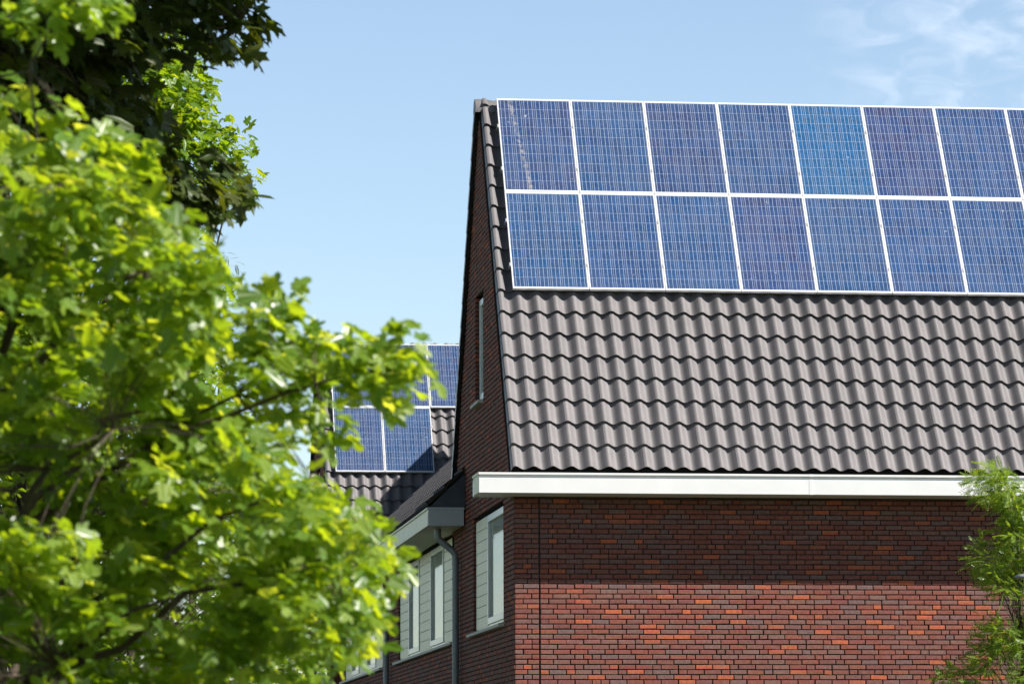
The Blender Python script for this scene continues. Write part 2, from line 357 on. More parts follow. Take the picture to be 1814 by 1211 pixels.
# ------------------------------------------------------------ roof frame of a cross-gable block (local coordinates)
AL = 1.0139; CA, SA = math.cos(AL), math.sin(AL)
T0 = np.array([0, 1.819+.17*SA, 8.132-.17*CA])     # valley plane of the tiles
S_RIDGE = 3.42
RY, RZ = T0[1]+S_RIDGE*CA, T0[2]+S_RIDGE*SA
XR = 8.7
def roof_pt(x, s, h, rear=False):
    y = T0[1]+s*CA-h*SA; z = T0[2]+s*SA+h*CA
    return (x, 2*RY-y if rear else y, z)
WAVE, CR0 = .2392, .062
def wave_h(x):
    c = .5+.5*math.cos(2*math.pi*(x-CR0)/WAVE)
    h = .072*c**1.0
    ph = ((x-CR0)/WAVE) % 1.0
    if .20 < ph < .245: h -= .0035
    return h
def tile_field(mb, rows, xs, top, rear=False, step=.050, verge=True):
    """courses of interlocking wave tiles, each tile an island with a thick lower edge"""
    cols = []
    k = 0
    n = int((xs[1]-CR0)/WAVE)+1
    for s0 in rows:
        s1 = min(s0+.40, top)
        for k in range(-1 if verge else 0, n):
            xa = CR0-.028+WAVE*k; xb = xa+WAVE+.012
            if k < 0: xa = -.03
            if xa > xs[1]: continue
            N = 12; pts = [xa+(xb-xa)*i/N for i in range(N+1)]
            jit = .0006*random.gauss(0, 1); js = .0022*random.gauss(0, 1)
            i0 = len(mb.v)
            prof = [(x, wave_h(max(x, CR0) if k < 0 else x)+jit) for x in pts]
            if k < 0:
                xo = -.035 if rear else 0.; prof = [(-.065, -.15), (-.065, -.05), (-.06, -.022), (-.015, .006), (.035, .040), (.062, .067), (.080, .070), (.098, .062), (.112, .050)] if rear else [(.020, -.10), (.020, -.03), (.026, .012), (.038, .042), (.056, .060), (.074, .064), (.094, .056), (.110, .044)]
            m_ = len(prof)
            for (s, dh) in ((s0+js, step), (s0+.36+js, .004), (s1, 0)) if s1 > s0+.37 else ((s0+js, step), (s1, .004)):
                for x, h in prof: mb.v.append(roof_pt(x, s, h+dh, rear))
            R_ = 3 if s1 > s0+.37 else 2
            for r in range(R_-1):
                for i in range(m_-1):
                    f = (i0+r*m_+i, i0+r*m_+i+1, i0+(r+1)*m_+i+1, i0+(r+1)*m_+i)
                    mb.f.append(f if not rear else f[::-1]); mb.m.append(0)
            # lower edge face
            j0 = len(mb.v)
            for x, h in prof: mb.v.append(roof_pt(x, s0+js, h+step, rear))
            for x, h in prof: mb.v.append(roof_pt(x, s0+js+.003, h+step-.011, rear))
            for i in range(m_-1):
                f = (j0+i, j0+m_+i, j0+m_+i+1, j0+i+1)
                mb.f.append(f if not rear else f[::-1]); mb.m.append(0)
    return mb
ROWS = [-.325+.3605*k for k in range(-7, 11)]
YW = lambda z: T0[1]+(z-T0[2])/math.tan(AL)+.10    # wall line under the front tiles
Z_EAVE = 5.27

def window_unit(parent, y0, y1, z0, z1, secs, xw=.05, sill=(.32, .04)):
    """secs from y1 (far) to y0: ('board'|'sash', fraction)"""
    f = MB()
    t = .055
    f.box(xw-.012, xw+.06, y0, y0+t, z0, z1); f.box(xw-.012, xw+.06, y1-t, y1, z0, z1)
    f.box(xw-.012, xw+.06, y0+t, y1-t, z1-t, z1); f.box(xw-.012, xw+.06, y0+t, y1-t, z0, z0+t)
    win = f.build('window', M['frame_w'], parent, bevel=.004)
    y = y1
    bd = MB()
    tot = sum(s[1] for s in secs)
    for kind, fr in secs:
        ln = fr/tot*(y1-y0); a, b = y-ln, y
        if kind == 'board':
            n = 10; hgt = (z1-z0-.02)/n
            bd = MB()
            for i in range(n):
                bd.box(xw-.020, xw+.004, a+.012, b-.012, z0+.01+i*hgt+.006, z0+.01+(i+1)*hgt-.002)
            bd.box(xw-.002, xw+.008, a+.004, b-.004, z0+.005, z1-.005, mat=1)
            bd.build('siding_panel', [M['cream'], M['seal']], win)
        else:
            s = MB(); w = .085
            s.box(xw-.035, xw+.013, a+.01, a+w, z0+.03, z1-.02); s.box(xw-.035, xw+.013, b-w, b-.01, z0+.03, z1-.02)
            s.box(xw-.035, xw+.013, a+w, b-w, z0+.03, z0+.03+w); s.box(xw-.035, xw+.013, a+w, b-w, z1-.02-w, z1-.02)
            q = MB(); q.box(xw+.0, xw+.012, a+w, b-w, z0+.03+w, z1-.02-w)
            cu = MB()
            i0 = len(cu.v); n = 80
            for j in range(n+1):
                yy = a+w+(b-a-2*w+.40)*j/n; xx = xw+.021+.006*math.sin(j*1.05)+.003*math.sin(j*.37)
                cu.v += [(xx, yy, z0+.05), (xx, yy, z1-.04)]
            for j in range(n): cu.f.append((i0+2*j, i0+2*j+2, i0+2*j+3, i0+2*j+1)); cu.m.append(0)
            sash = s.build('sash', M['frame_w'], parent, bevel=.005)
            q.build('pane', M['glass'], sash); cu.build('curtain', M['curtain'], sash, smooth=True)
        y = a
    si = MB()
    si.prism([(-.075, z0-.075), (-.075, z0-.035), (xw, z0-.004), (xw+.03, z0-.075)], lambda p, q, t: (p, t, q), y0-sill[1]-.05, y1+sill[0])
    si.build('sill', M['stone'], win, bevel=.004)
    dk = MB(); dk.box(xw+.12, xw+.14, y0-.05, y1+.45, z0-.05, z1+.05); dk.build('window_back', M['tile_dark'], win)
    return win

def gable_block(dx, dy, label, front_detail=True, seed=3):
    root = empty('brick_house', label, 'house', (dx, dy, 0))
    # ---- front wall with movement joint
    w = MB()
    zt = Z_EAVE
    fm = lambda a, d, z: (a, -d, z)
    brick_rows(w, 0, zt, lambda z: [(0, .311)], fm, phase=4.1247, seed=seed)
    brick_rows(w, 0, zt, lambda z: [(.321, XR)], fm, phase=4.1247, seed=seed+1)
    w.box(.306, .326, .032, .06, 0, zt, mat=2)
    w.box(0.02, XR, .019, .11, 0, zt, mat=1)
    w.build('front_wall', [M['brick'], M['mortar'], M['seal']], root)
    # ---- gable wall on x = 0
    GW = [(1.12, 4.52, 3.73, 5.31), (3.30, 4.26, 6.80, 8.33)]
    g = MB()
    def iv(z):
        holes = [(a, b) for a, b, c, d in GW if c < z < d]
        if z < 5.55: return cut(0.0, 6.62 if z < 5.27 else 2*RY-.3, holes)
        a, b = max(0, YW(z)), 2*RY-YW(z)
        return cut(a, b, holes) if b > a else []
    gmap = lambda a, d, z: (-d, a, z)
    brick_rows(g, 0, RZ-.25, iv, gmap, phase=4.1247, seed=seed+2)
    # reveals (far jamb shows bricks, the others plain)
    for a, b, c, d in GW:
        brick_rows(g, c, d, lambda z: [(0, .10)], (lambda bb: lambda p, dd, z: (p, bb-dd, z))(b), phase=4.1247, seed=seed+5)
        g.quad((0, a, c), (.12, a, c), (.12, a, d), (0, a, d), mat=1)
        g.quad((0, a, d), (.12, a, d), (.12, b, d), (0, b, d), mat=1); g.quad((0, a, c), (.12, a, c), (.12, b, c), (0, b, c), mat=1)
    g.build('gable_wall', [M['brick'], M['mortar']], root)
    b = MB()
    b.quad((XR, 0, 0), (XR, 2*RY, 0), (XR, 2*RY, 5.5), (XR, RY, RZ-.2), (XR, 0, 5.5)); b.quad((0, 2*RY-.3, 0), (XR, 2*RY-.3, 0), (XR, 2*RY-.3, 5.6), (0, 2*RY-.3, 5.6))
    b.build('rear_wall', M['mortar'], root)
    # ---- roof
    rf = MB()
    tile_field(rf, ROWS, (0, XR), S_RIDGE+.0)
    tile_field(rf, [r for r in ROWS if r > -2.6], (0, XR), S_RIDGE, rear=True)
    roof = rf.build('roof', M['tile'], root, smooth=False)
    for pl in roof.data.polygons: pl.use_smooth = True
    try: roof.data.set_sharp_from_angle(angle=R(38))
    except Exception: pass
    u = MB()
    for rear in (False, True):
        u.quad(roof_pt(.0, -2.9, -.04, rear), roof_pt(XR, -2.9, -.04, rear), roof_pt(XR, S_RIDGE, -.04, rear), roof_pt(.0, S_RIDGE, -.04, rear))
    u.build('roof_underlay', M['tile_dark'], root)
    for k in range(int(XR/.40)+1):
        rc = MB(); x0 = -.06+.40*k; x1 = x0+.42; n = 14
        ring = lambda x, r, y: [(x, RY+r*1.1*math.cos(math.pi*(1.12*i/n-.06)), RZ-.150+y+r*1.25*math.sin(math.pi*(1.12*i/n-.06))) for i in range(n+1)]
        i0 = len(rc.v); rc.v += ring(x0, .135, .012)+ring(x0+.06, .137, .012)+ring(x1, .120, 0)
        for r in range(2):
            for i in range(n): rc.f.append((i0+r*(n+1)+i, i0+r*(n+1)+i+1, i0+(r+1)*(n+1)+i+1, i0+(r+1)*(n+1)+i)); rc.m.append(0)
        if k == 0: rc.f.append(tuple(i0+i for i in range(n+1))); rc.m.append(0)
        rcap = rc.build('ridge_tile', M['tile'], roof, smooth=True)
        try: rcap.data.set_sharp_from_angle(angle=R(45))
        except Exception: pass
    # ---- white box gutter
    gt = MB(); x0, x1 = -.50, XR+.1; y0 = -.600; z0, z1 = 5.2706, 5.518
    gt.box(x0, x1, y0+.016, -.001, z0+.016, z1-.001)
    gt.box(x0+.03, x1, -.001, .42, z0+.02, z1-.02)
    gt.box(x0-.016, x1, y0-.026, y0+.05, z1-.024, z1+.004)         # rolled lip
    gt.box(x0-.010, x1, y0-.012, y0+.0155, z0, z1-.062)             # fascia face
    gt.box(x0-.004, x1, y0-.001, .0-.002, z0+.002, z0+.0155)
    gut = gt.build('gutter', M['white'], root, bevel=.003)
    for xs_ in (3.62, 7.3):
        sm = MB(); sm.box(xs_, xs_+.05, y0-.0275, y0+.02, z1-.026, z1+.006); sm.box(xs_, xs_+.05, y0-.0142, y0-.012, z0-.001, z1-.058)
        sm.build('gutter_joint', M['white'], gut, bevel=.0015)
    ec = MB()
    for i in range(9):
        ya = y0+.012+i*.064; ec.box(x0-.012, x0-.001, ya, ya+.058, z0+.004, z1-.03)
    ec.box(x0-.024, x0-.001, y0-.01, -.0, z1-.028, z1+.002)
    ec.build('end_board', M['cream'], gut, bevel=.003)
    # dark eaves board under the tiles
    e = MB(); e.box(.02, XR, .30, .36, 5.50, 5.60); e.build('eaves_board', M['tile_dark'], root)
    # ---- gable windows
    window_unit(root, 1.16, 4.46, 3.78, 5.262, [('board', .20), ('gap', .001), ('board', 1.25), ('sash', 1.75)] if False else [('board', 1.35), ('sash', 1.75)])
    window_unit(root, 3.34, 4.20, 6.86, 8.28, [('sash', 1)], xw=.085, sill=(.06, -.05))
    return root

front = gable_block(0, 0, 'large brick house in front with tall tiled roof, white gutter and sharp gable')
# rear block: copy of the front one, further down the row
def copy_tree(o, parent=None):
    c = o.copy(); col.objects.link(c)
    if parent is not None: c.parent = parent; c.matrix_parent_inverse = o.matrix_parent_inverse
    for ch in list(o.children): copy_tree(ch, c)
    return c
OFF = np.array([-.17, 28.1, -.03])
rear = copy_tree(front); rear.location = OFF
rear['label'] = 'far brick house behind the tree with five solar panels on its tiled roof'

# ------------------------------------------------------------ terrace between the blocks
def terrace():
    root = empty('terrace_house', 'low shaded brick terrace with long grey gutter beside the front gable', 'house', (0, 6.6, 0))
    oy = -6.6
    WINS = [(6.95, 15.62, 3.73, 5.29), (18.5, 27.0, 3.73, 5.29)]
    w = MB()
    def iv(z):
        return cut(6.62, 28.1, [(a, b) for a, b, c, d in WINS if c < z < d])
    brick_rows(w, 0, 5.29, iv, lambda a, d, z: (-d, a+oy, z), phase=4.1247, seed=77)
    for a, b, c, d in WINS:
        brick_rows(w, c, d, lambda z: [(0, .10)], (lambda bb: lambda p, dd, z: (p, bb-dd+oy, z))(b), phase=4.1247, seed=8)
        w.quad((0, a+oy, c), (.12, a+oy, c), (.12, a+oy, d), (0, a+oy, d), mat=1)
        w.quad((0, a+oy, d), (.12, a+oy, d), (.12, b+oy, d), (0, b+oy, d), mat=1); w.quad((0, a+oy, c), (.12, a+oy, c), (.12, b+oy, c), (0, b+oy, c), mat=1)
    w.box(.125, .2, 6.62+oy, 28.1+oy, 0, 5.5, mat=1)
    w.build('wall', [M['brick'], M['mortar']], root)
    # roof facing -x at 43 degrees
    P = R(43); rf = MB()
    def pt(y, s, h): return (-.47+s*math.cos(P)-h*math.sin(P), y+oy, 5.575+s*math.sin(P)+h*math.cos(P))
    WV = .2392; y0, y1 = 5.53, 30.5
    n = int((y1-y0)/WV)
    for r in range(14):
        s0 = -.04+.345*r; s1 = s0+.37
        for k in range(n):
            ya = y0+k*WV; N = 8; i0 = len(rf.v); j = .002*random.gauss(0, 1)
            hs = [.055*(.5+.5*math.cos(2*math.pi*(i/N)))+j for i in range(N+1)]
            ys = [ya+WV*i/N for i in range(N+1)]
            for s, dh in ((s0, .036), (s1, 0)):
                for yy, h in zip(ys, hs): rf.v.append(pt(yy, s, h+dh))
            for yy, h in zip(ys, hs): rf.v.append(pt(yy, s0+.003, h+.022))
            m_ = N+1
            for i in range(N):
                rf.f.append((i0+i+1, i0+i, i0+m_+i, i0+m_+i+1)); rf.f.append((i0+i, i0+i+1, i0+2*m_+i+1, i0+2*m_+i)); rf.m += [0, 0]
    roof = rf.build('roof', M['tile'], root, smooth=True)
    try: roof.data.set_sharp_from_angle(angle=R(40))
    except Exception: pass
    ru = MB(); ru.quad(pt(y0+.02, -.02, -.03), pt(y1, -.02, -.03), pt(y1, 4.9, -.03), pt(y0+.02, 4.9, -.03))
    ru.quad((3.2, y0+1.8+oy, 8.9), (3.2, y1+oy, 8.9), (7.0, y1+oy, 5.4), (7.0, y0+1.8+oy, 5.4))
    ru.build('roof_underlay', M['tile_dark'], root)
    # lead-covered cheek closing the near end of that roof
    ch = MB(); ch.prism([(-.50, 5.545), (-.0, 5.545), (-.0, 6.02), (-.30, 5.74)], lambda p, q, t: (p, t, q), 5.54+oy, 5.60+oy)
    ch.prism([(-.30, 5.545), (-.004, 5.545), (-.004, 5.99)], lambda p, q, t: (p, t, q), 5.515+oy, 5.5385+oy)
    ch.build('lead_cheek', M['lead'], root, bevel=.004)
    # box gutters
    for ya, yb in ((5.50, 16.55), (16.72, 28.0)):
        g = MB()
        g.box(-.515, -.02, ya+.02+oy, yb+oy, 5.292, 5.536)
        g.box(-.535, -.46, ya+oy, yb+oy, 5.515, 5.543)
        g.box(-.527, -.5155, ya+.01+oy, yb+oy, 5.288, 5.47)
        gu = g.build('gutter', M['cream'], root, bevel=.003)
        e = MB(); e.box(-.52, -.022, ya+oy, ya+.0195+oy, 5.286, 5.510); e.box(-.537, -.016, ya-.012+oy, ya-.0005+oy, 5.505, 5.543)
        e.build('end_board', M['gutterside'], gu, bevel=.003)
    for yp in (6.12, 17.0):
        d = MB(); x0 = -.325
        d.tube([(x0, yp+oy, 5.291), (x0, yp+oy, 5.18), (x0+.015, yp+oy, 5.14), (x0+.20, yp+oy, 4.985), (-.085, yp+oy, 4.935), (-.075, yp+oy, 4.88), (-.075, yp+oy, 0.05)], .047, 16)
        for z in (4.86, 3.62, 2.4, 1.2): d.tube([(-.075, yp+oy, z), (-.075, yp+oy, z-.09)], .0535, 16)
        dp = d.build('downpipe', M['zinc'], root, smooth=True)
        try: dp.data.set_sharp_from_angle(angle=R(40))
        except Exception: pass
        for z in (4.6, 3.3, 2.0):
            br = MB(); br.tube([(-.075, yp+oy, z), (-.075, yp+oy, z-.025)], .056, 16); br.box(-.03, 0, yp-.012+oy, yp+.012+oy, z-.025, z)
            br.build('bracket', M['zinc'], dp)
    S = [('board', 1.6), ('sash', 1.75), ('board', 1.77), ('sash', 1.95), ('board', 1.7)]
    window_unit(root, 6.98+oy, 15.58+oy, 3.77, 5.262, S); window_unit(root, 18.52+oy, 26.95+oy, 3.77, 5.262, S)
    # two added blocks, shaped to shadow the far roof, hidden behind the front gable
    for Q, t in (((1.66, 30.14, 8.24), 3.9), ((.99, 29.585, 7.351), 4.3)):
        a = np.array(Q)+t*SUN; d = MB(); k = math.tan(R(47))
        d.prism([(a[0], a[2]), (a[0], a[2]-2.6), (a[0]+1.3, a[2]-2.6), (a[0]+1.3, a[2]-.1), (a[0]+.75, a[2]+.75*k)], lambda p, q, t_: (p, t_, q), a[1]-.9+oy, a[1]+oy)
        d.build('shadow_caster', M['lead'], root)
    return root
terrace()

# ------------------------------------------------------------ solar panels
PW, PH, PL, PD = 1.003, 1.662, 1.010, 1.670
def panel_meshes():
    fr = MB(); e = .028; g = .016
    for (xa, xb, ya, yb) in ((0, PW, 0, e), (0, PW, PH-e, PH), (0, g, e, PH-e), (PW-g, PW, e, PH-e)): fr.box(xa, xb, ya, yb, -.040, 0)
    gl = MB(); gl.box(g, PW-g, e, PH-e, -.02, -.004)
    return fr, gl
def panel_frame(x, s, base):
    """matrix of a panel lying .17 above the tile valley plane"""
    p = np.array(roof_pt(x, s, .17))+base
    mt = Matrix.Identity(4)
    ax = ((1, 0, 0), (0, CA, SA), (0, -SA, CA))
    for i in range(3):
        for j in range(3): mt[i][j] = ax[j][i]
        mt[i][3] = p[i]
    return mt
proto = None
def solar_panel(x, s, base, label, tint, group, streak=False, rails=(.40, 1.16)):
    global proto
    root = empty('solar_panel', label, 'solar panel', group=group); root.matrix_world = panel_frame(x, s, base)
    if proto is None:
        fr, gl = panel_meshes(); f = fr.build('frame', M['alu'], root, bevel=.002); c = gl.build('cells', M['cells'], root)
        uv = c.data.uv_layers.new(name='UVMap')
        for pl in c.data.polygons:
            for li, vi in zip(pl.loop_indices, pl.vertices):
                co = c.data.vertices[vi].co; uv.data[li].uv = (co.x/PW, co.y/PH)
        parts = [f, c]
        for yy in rails:
            k = MB(); k.box(PW-.004, PW+.020, yy-.025, yy+.025, -.02, .006); parts.append(k.build('clamp', M['alu_dark'], root, bevel=.003))
            k = MB(); k.box(-.03, PW-.02, yy-.02, yy+.02, -.085, -.0405); parts.append(k.build('rail', M['alu_dark'], root))
        proto = tuple(parts)
    else:
        for o in proto:
            q = o.copy(); col.objects.link(q); q.parent = root; q.matrix_parent_inverse = Matrix.Identity(4)
            if o is proto[1]: c = q
    c.color = (*tint, 1)
    if x < .3:
        for yy in rails:
            k = MB(); k.box(-.022, .003, yy-.03, yy+.03, -.03, .006); k.build('clamp', M['alu_dark'], root, bevel=.003)
    return root, c
TOPT = [(1.12, 1.0, .96), (1.0, 1.12, 1.05), (1.12, .95, .92), (.98, 1.05, 1.0), (.70, 1.55, 1.42), (1.18, .92, .95), (1.0, 1.05, 1.05), (1.05, 1.0, 1.0)]
BOTT = [(.92, 1.16, 1.08), (.95, 1.08, 1.06), (.94, 1.14, 1.1), (1.15, .98, 1.0), (.94, 1.12, 1.06), (.97, 1.08, 1.08), (.95, 1.08, 1.05), (1, 1, 1)]
TOPL = ['solar panel with a long pale streak, at the gable end of the upper row', 'upper-row solar panel with small white specks, next right of the streaked one',
        'dark violet-blue upper-row solar panel, third from the gable end', 'medium blue upper-row solar panel just left of the bright cyan one',
        'brightest sky-blue solar panel, fifth in the upper row', 'deep purple-blue upper-row solar panel just right of the bright cyan one',
        'speckled blue upper-row solar panel, seventh from the gable end', 'upper-row solar panel cut off by the right picture edge']
BOTL = ['light blue solar panel under the streaked one, at the gable end of the lower row', 'lower-row solar panel second from the gable end',
        'lower-row solar panel third from the gable end', 'dull violet lower-row solar panel, below and left of the bright cyan one',
        'lower-row solar panel fifth from the gable end, below the bright cyan one', 'lower-row solar panel sixth from the gable end',
        'lower-row solar panel seventh from the gable end, cut by the picture edge', 'lower-row solar panel of which only a sliver shows at the right picture edge']
for i in range(8):
    pn, cells = solar_panel(.2201+PL*i, PD, np.zeros(3), TOPL[i], TOPT[i], 'solar panels on the front roof')
    if i == 0: first_cells = cells
for i in range(8):
    solar_panel(.2201+PL*i, 0, np.zeros(3), BOTL[i], BOTT[i], 'solar panels on the front roof')
FAR = [(0, 1, 'upper far-roof solar panel at its left end behind leaves'), (1, 1, 'upper far-roof solar panel in the middle, partly behind leaves'), (2, 1, 'upper far-roof solar panel cut off by the front gable'),
       (0, 0, 'lower far-roof solar panel at the left end'), (1, 0, 'lower far-roof solar panel with a dark shadow on its corner')]
for i, j, lb in FAR:
    solar_panel(.22+PL*i*1.005, PD*j, OFF+np.array([0, 0, -.02]), lb, [(1.1, 1.0, .95), (1.0, 1.1, 1), (1.1, .95, .95)][(i+j) % 3], 'solar panels on the far roof')

first_cells.data = first_cells.data.copy(); first_cells.data.materials[0] = M['cells_streak']

# ------------------------------------------------------------ leaves
def norm(a): return a/np.linalg.norm(a, axis=-1, keepdims=True)
def leaf_template(half, fold=.25, curl=.25):
    """two concave halves folded at the midrib; y = tip direction, z = normal"""
    v = []; f = []
    for sgn in (1, -1):
        i = len(v); pts = [(0, 0)]+half if half[0] != (0, 0) else half
        for x, y in pts: v.append((sgn*x, y, abs(x)*fold-curl*(y-.4)**2-.35*x*x))
        idx = list(range(i, len(v))); f.append(idx if sgn > 0 else idx[::-1])
    # share the midrib so each leaf is one island
    n = len(half); mp = list(range(len(v))); mp[n] = 0; mp[2*n-1] = n-1
    f = [[mp[q] for q in g] for g in f]
    used = sorted(set(q for g in f for q in g)); re = {q: i for i, q in enumerate(used)}
    return np.array([v[q] for q in used]), [[re[q] for q in g] for g in f]
NORWAY = [(0, 0), (.17, -.07), (.34, -.10), (.50, -.02), (.38, .07), (.44, .20), (.60, .30), (.72, .46), (.52, .45), (.44, .52), (.30, .47), (.22, .50), (.25, .66), (.33, .80), (.15, .82), (0, 1.05)]
FIELD = [(0, 0), (.18, -.05), (.36, .0), (.42, .10), (.30, .20), (.44, .28), (.58, .42), (.54, .54), (.34, .50), (.22, .52), (.26, .70), (.22, .88), (.10, .97), (0, 1.0)]
def place(template, P, Nn, T, S, mb_v, mb_f):
    tv, tf = template
    T = norm(T-Nn*np.sum(T*Nn, 1, keepdims=True)); B = np.cross(T, Nn)
    base = sum(len(a) for a in mb_v)
    Vv = P[:, None, :]+S[:, None, None]*(tv[None, :, 0:1]*B[:, None, :]+tv[None, :, 1:2]*T[:, None, :]+tv[None, :, 2:3]*Nn[:, None, :])
    mb_v.append(Vv.reshape(-1, 3)); k = len(tv)
    for i in range(len(P)):
        o = base+i*k
        for g in tf: mb_f.append(tuple(o+q for q in g))
def leaves_mesh(name, sets, mat, parent):
    """sets: list of (templates, P, N, T, S)"""
    vv, ff = [], []
    for tmpl, P, Nn, T, S in sets:
        pick = rng.integers(0, len(tmpl), len(P))
        for k in range(len(tmpl)):
            q = pick == k
            if q.any(): place(tmpl[k], P[q], Nn[q], T[q], S[q], vv, ff)
    me = bpy.data.meshes.new(name); me.from_pydata(np.concatenate(vv).tolist(), [], ff); me.materials.append(mat); me.update()
    o = bpy.data.objects.new(name, me); col.objects.link(o); o.parent = parent; return o
def inside(poly, u, v):
    r = np.zeros(len(u), bool); n = len(poly)
    for i in range(n):
        (x1, y1), (x2, y2) = poly[i], poly[(i+1) % n]
        c = ((y1 > v) != (y2 > v)) & (u < (x2-x1)*(v-y1)/((y2-y1) if y2 != y1 else 1e-9)+x1); r ^= c
    return r
def sample_clusters(poly, n, d0, d1):
    p = np.array(poly); lo, hi = p.min(0), p.max(0); out = []
    while len(out) < n:
        u = rng.uniform(lo[0], hi[0], 400); v = rng.uniform(lo[1], hi[1], 400); k = inside(poly, u, v)
        for a, b in zip(u[k], v[k]): out.append((a, b, rng.uniform(d0, d1)))
    return out[:n]
def cluster_leaves(cl, per, rad, size, outward=.5, up=.55, sunw=.35, rnd=.75, flat=.75, jit=.35):
    """leaves gathered round cluster centres; cl = world points"""
    C = np.repeat(np.array(cl), per, 0); n = len(C)
    off = rng.normal(0, 1, (n, 3)); off /= np.maximum(1, np.linalg.norm(off, axis=1, keepdims=True)/1.6)
    off[:, 2] *= flat; P = C+off*rad
    Nn = norm(np.array([0, 0, up])+sunw*SUN+rnd*rng.normal(0, 1, (n, 3))*.6+.001)
    T = norm(off*outward+np.array([0, 0, -.35])+.5*rng.normal(0, 1, (n, 3)))
    S = size*rng.uniform(1-jit, 1+jit, n)
    return P, Nn, T, S
def limb_system(mb, root, top, nodes, r0, r1, wob=.1, n=9):
    """tapering trunk with wobble; returns the points"""
    pts = []
    for i in range(n):
        t = i/(n-1); p = np.array(root)*(1-t)+np.array(top)*t
        if 0 < i: p = p+np.array([rng.normal(0, wob), rng.normal(0, wob), 0])*t
        pts.append(p)
    mb.tube(pts, [r0+(r1-r0)*(i/(n-1))**.8 for i in range(n)], 12)
    return pts
def branch(mb, a, b, ra, rb, sag=.12, n=6, wob=.04):
    a, b = np.array(a, float), np.array(b, float); L = np.linalg.norm(b-a); pts = []
    for i in range(n):
        t = i/(n-1); p = a*(1-t)+b*t; p = p+np.array([0, 0, 1])*L*sag*math.sin(math.pi*t)
        if 0 < i < n-1: p = p+rng.normal(0, wob*L, 3)*.5
        pts.append(p)
    mb.tube(pts, [ra+(rb-ra)*i/(n-1) for i in range(n)], 7, cap=False)
    return pts
LT_N = [leaf_template(NORWAY, f, c) for f, c in ((.22, .25), (.05, .45), (-.12, .3))]
LT_F = [leaf_template(FIELD, f, c) for f, c in ((.28, .2), (.08, .4), (-.1, .3))]

def spray(centres, n, ru, rv):
    """flat, drooping fans of clusters round each centre (pixel units + distance)"""
    out = []
    for u, v, d in centres:
        sl = rng.normal(.25, .3); k = rng.uniform(.7, 1.4)
        for _ in range(n):
            a = rng.normal(0, .6)*ru*k; b = rng.normal(0, .6)*rv*k
            out.append((u+a, v+b+abs(a)*.25+a*sl, d+rng.normal(0, .10)))
    return out
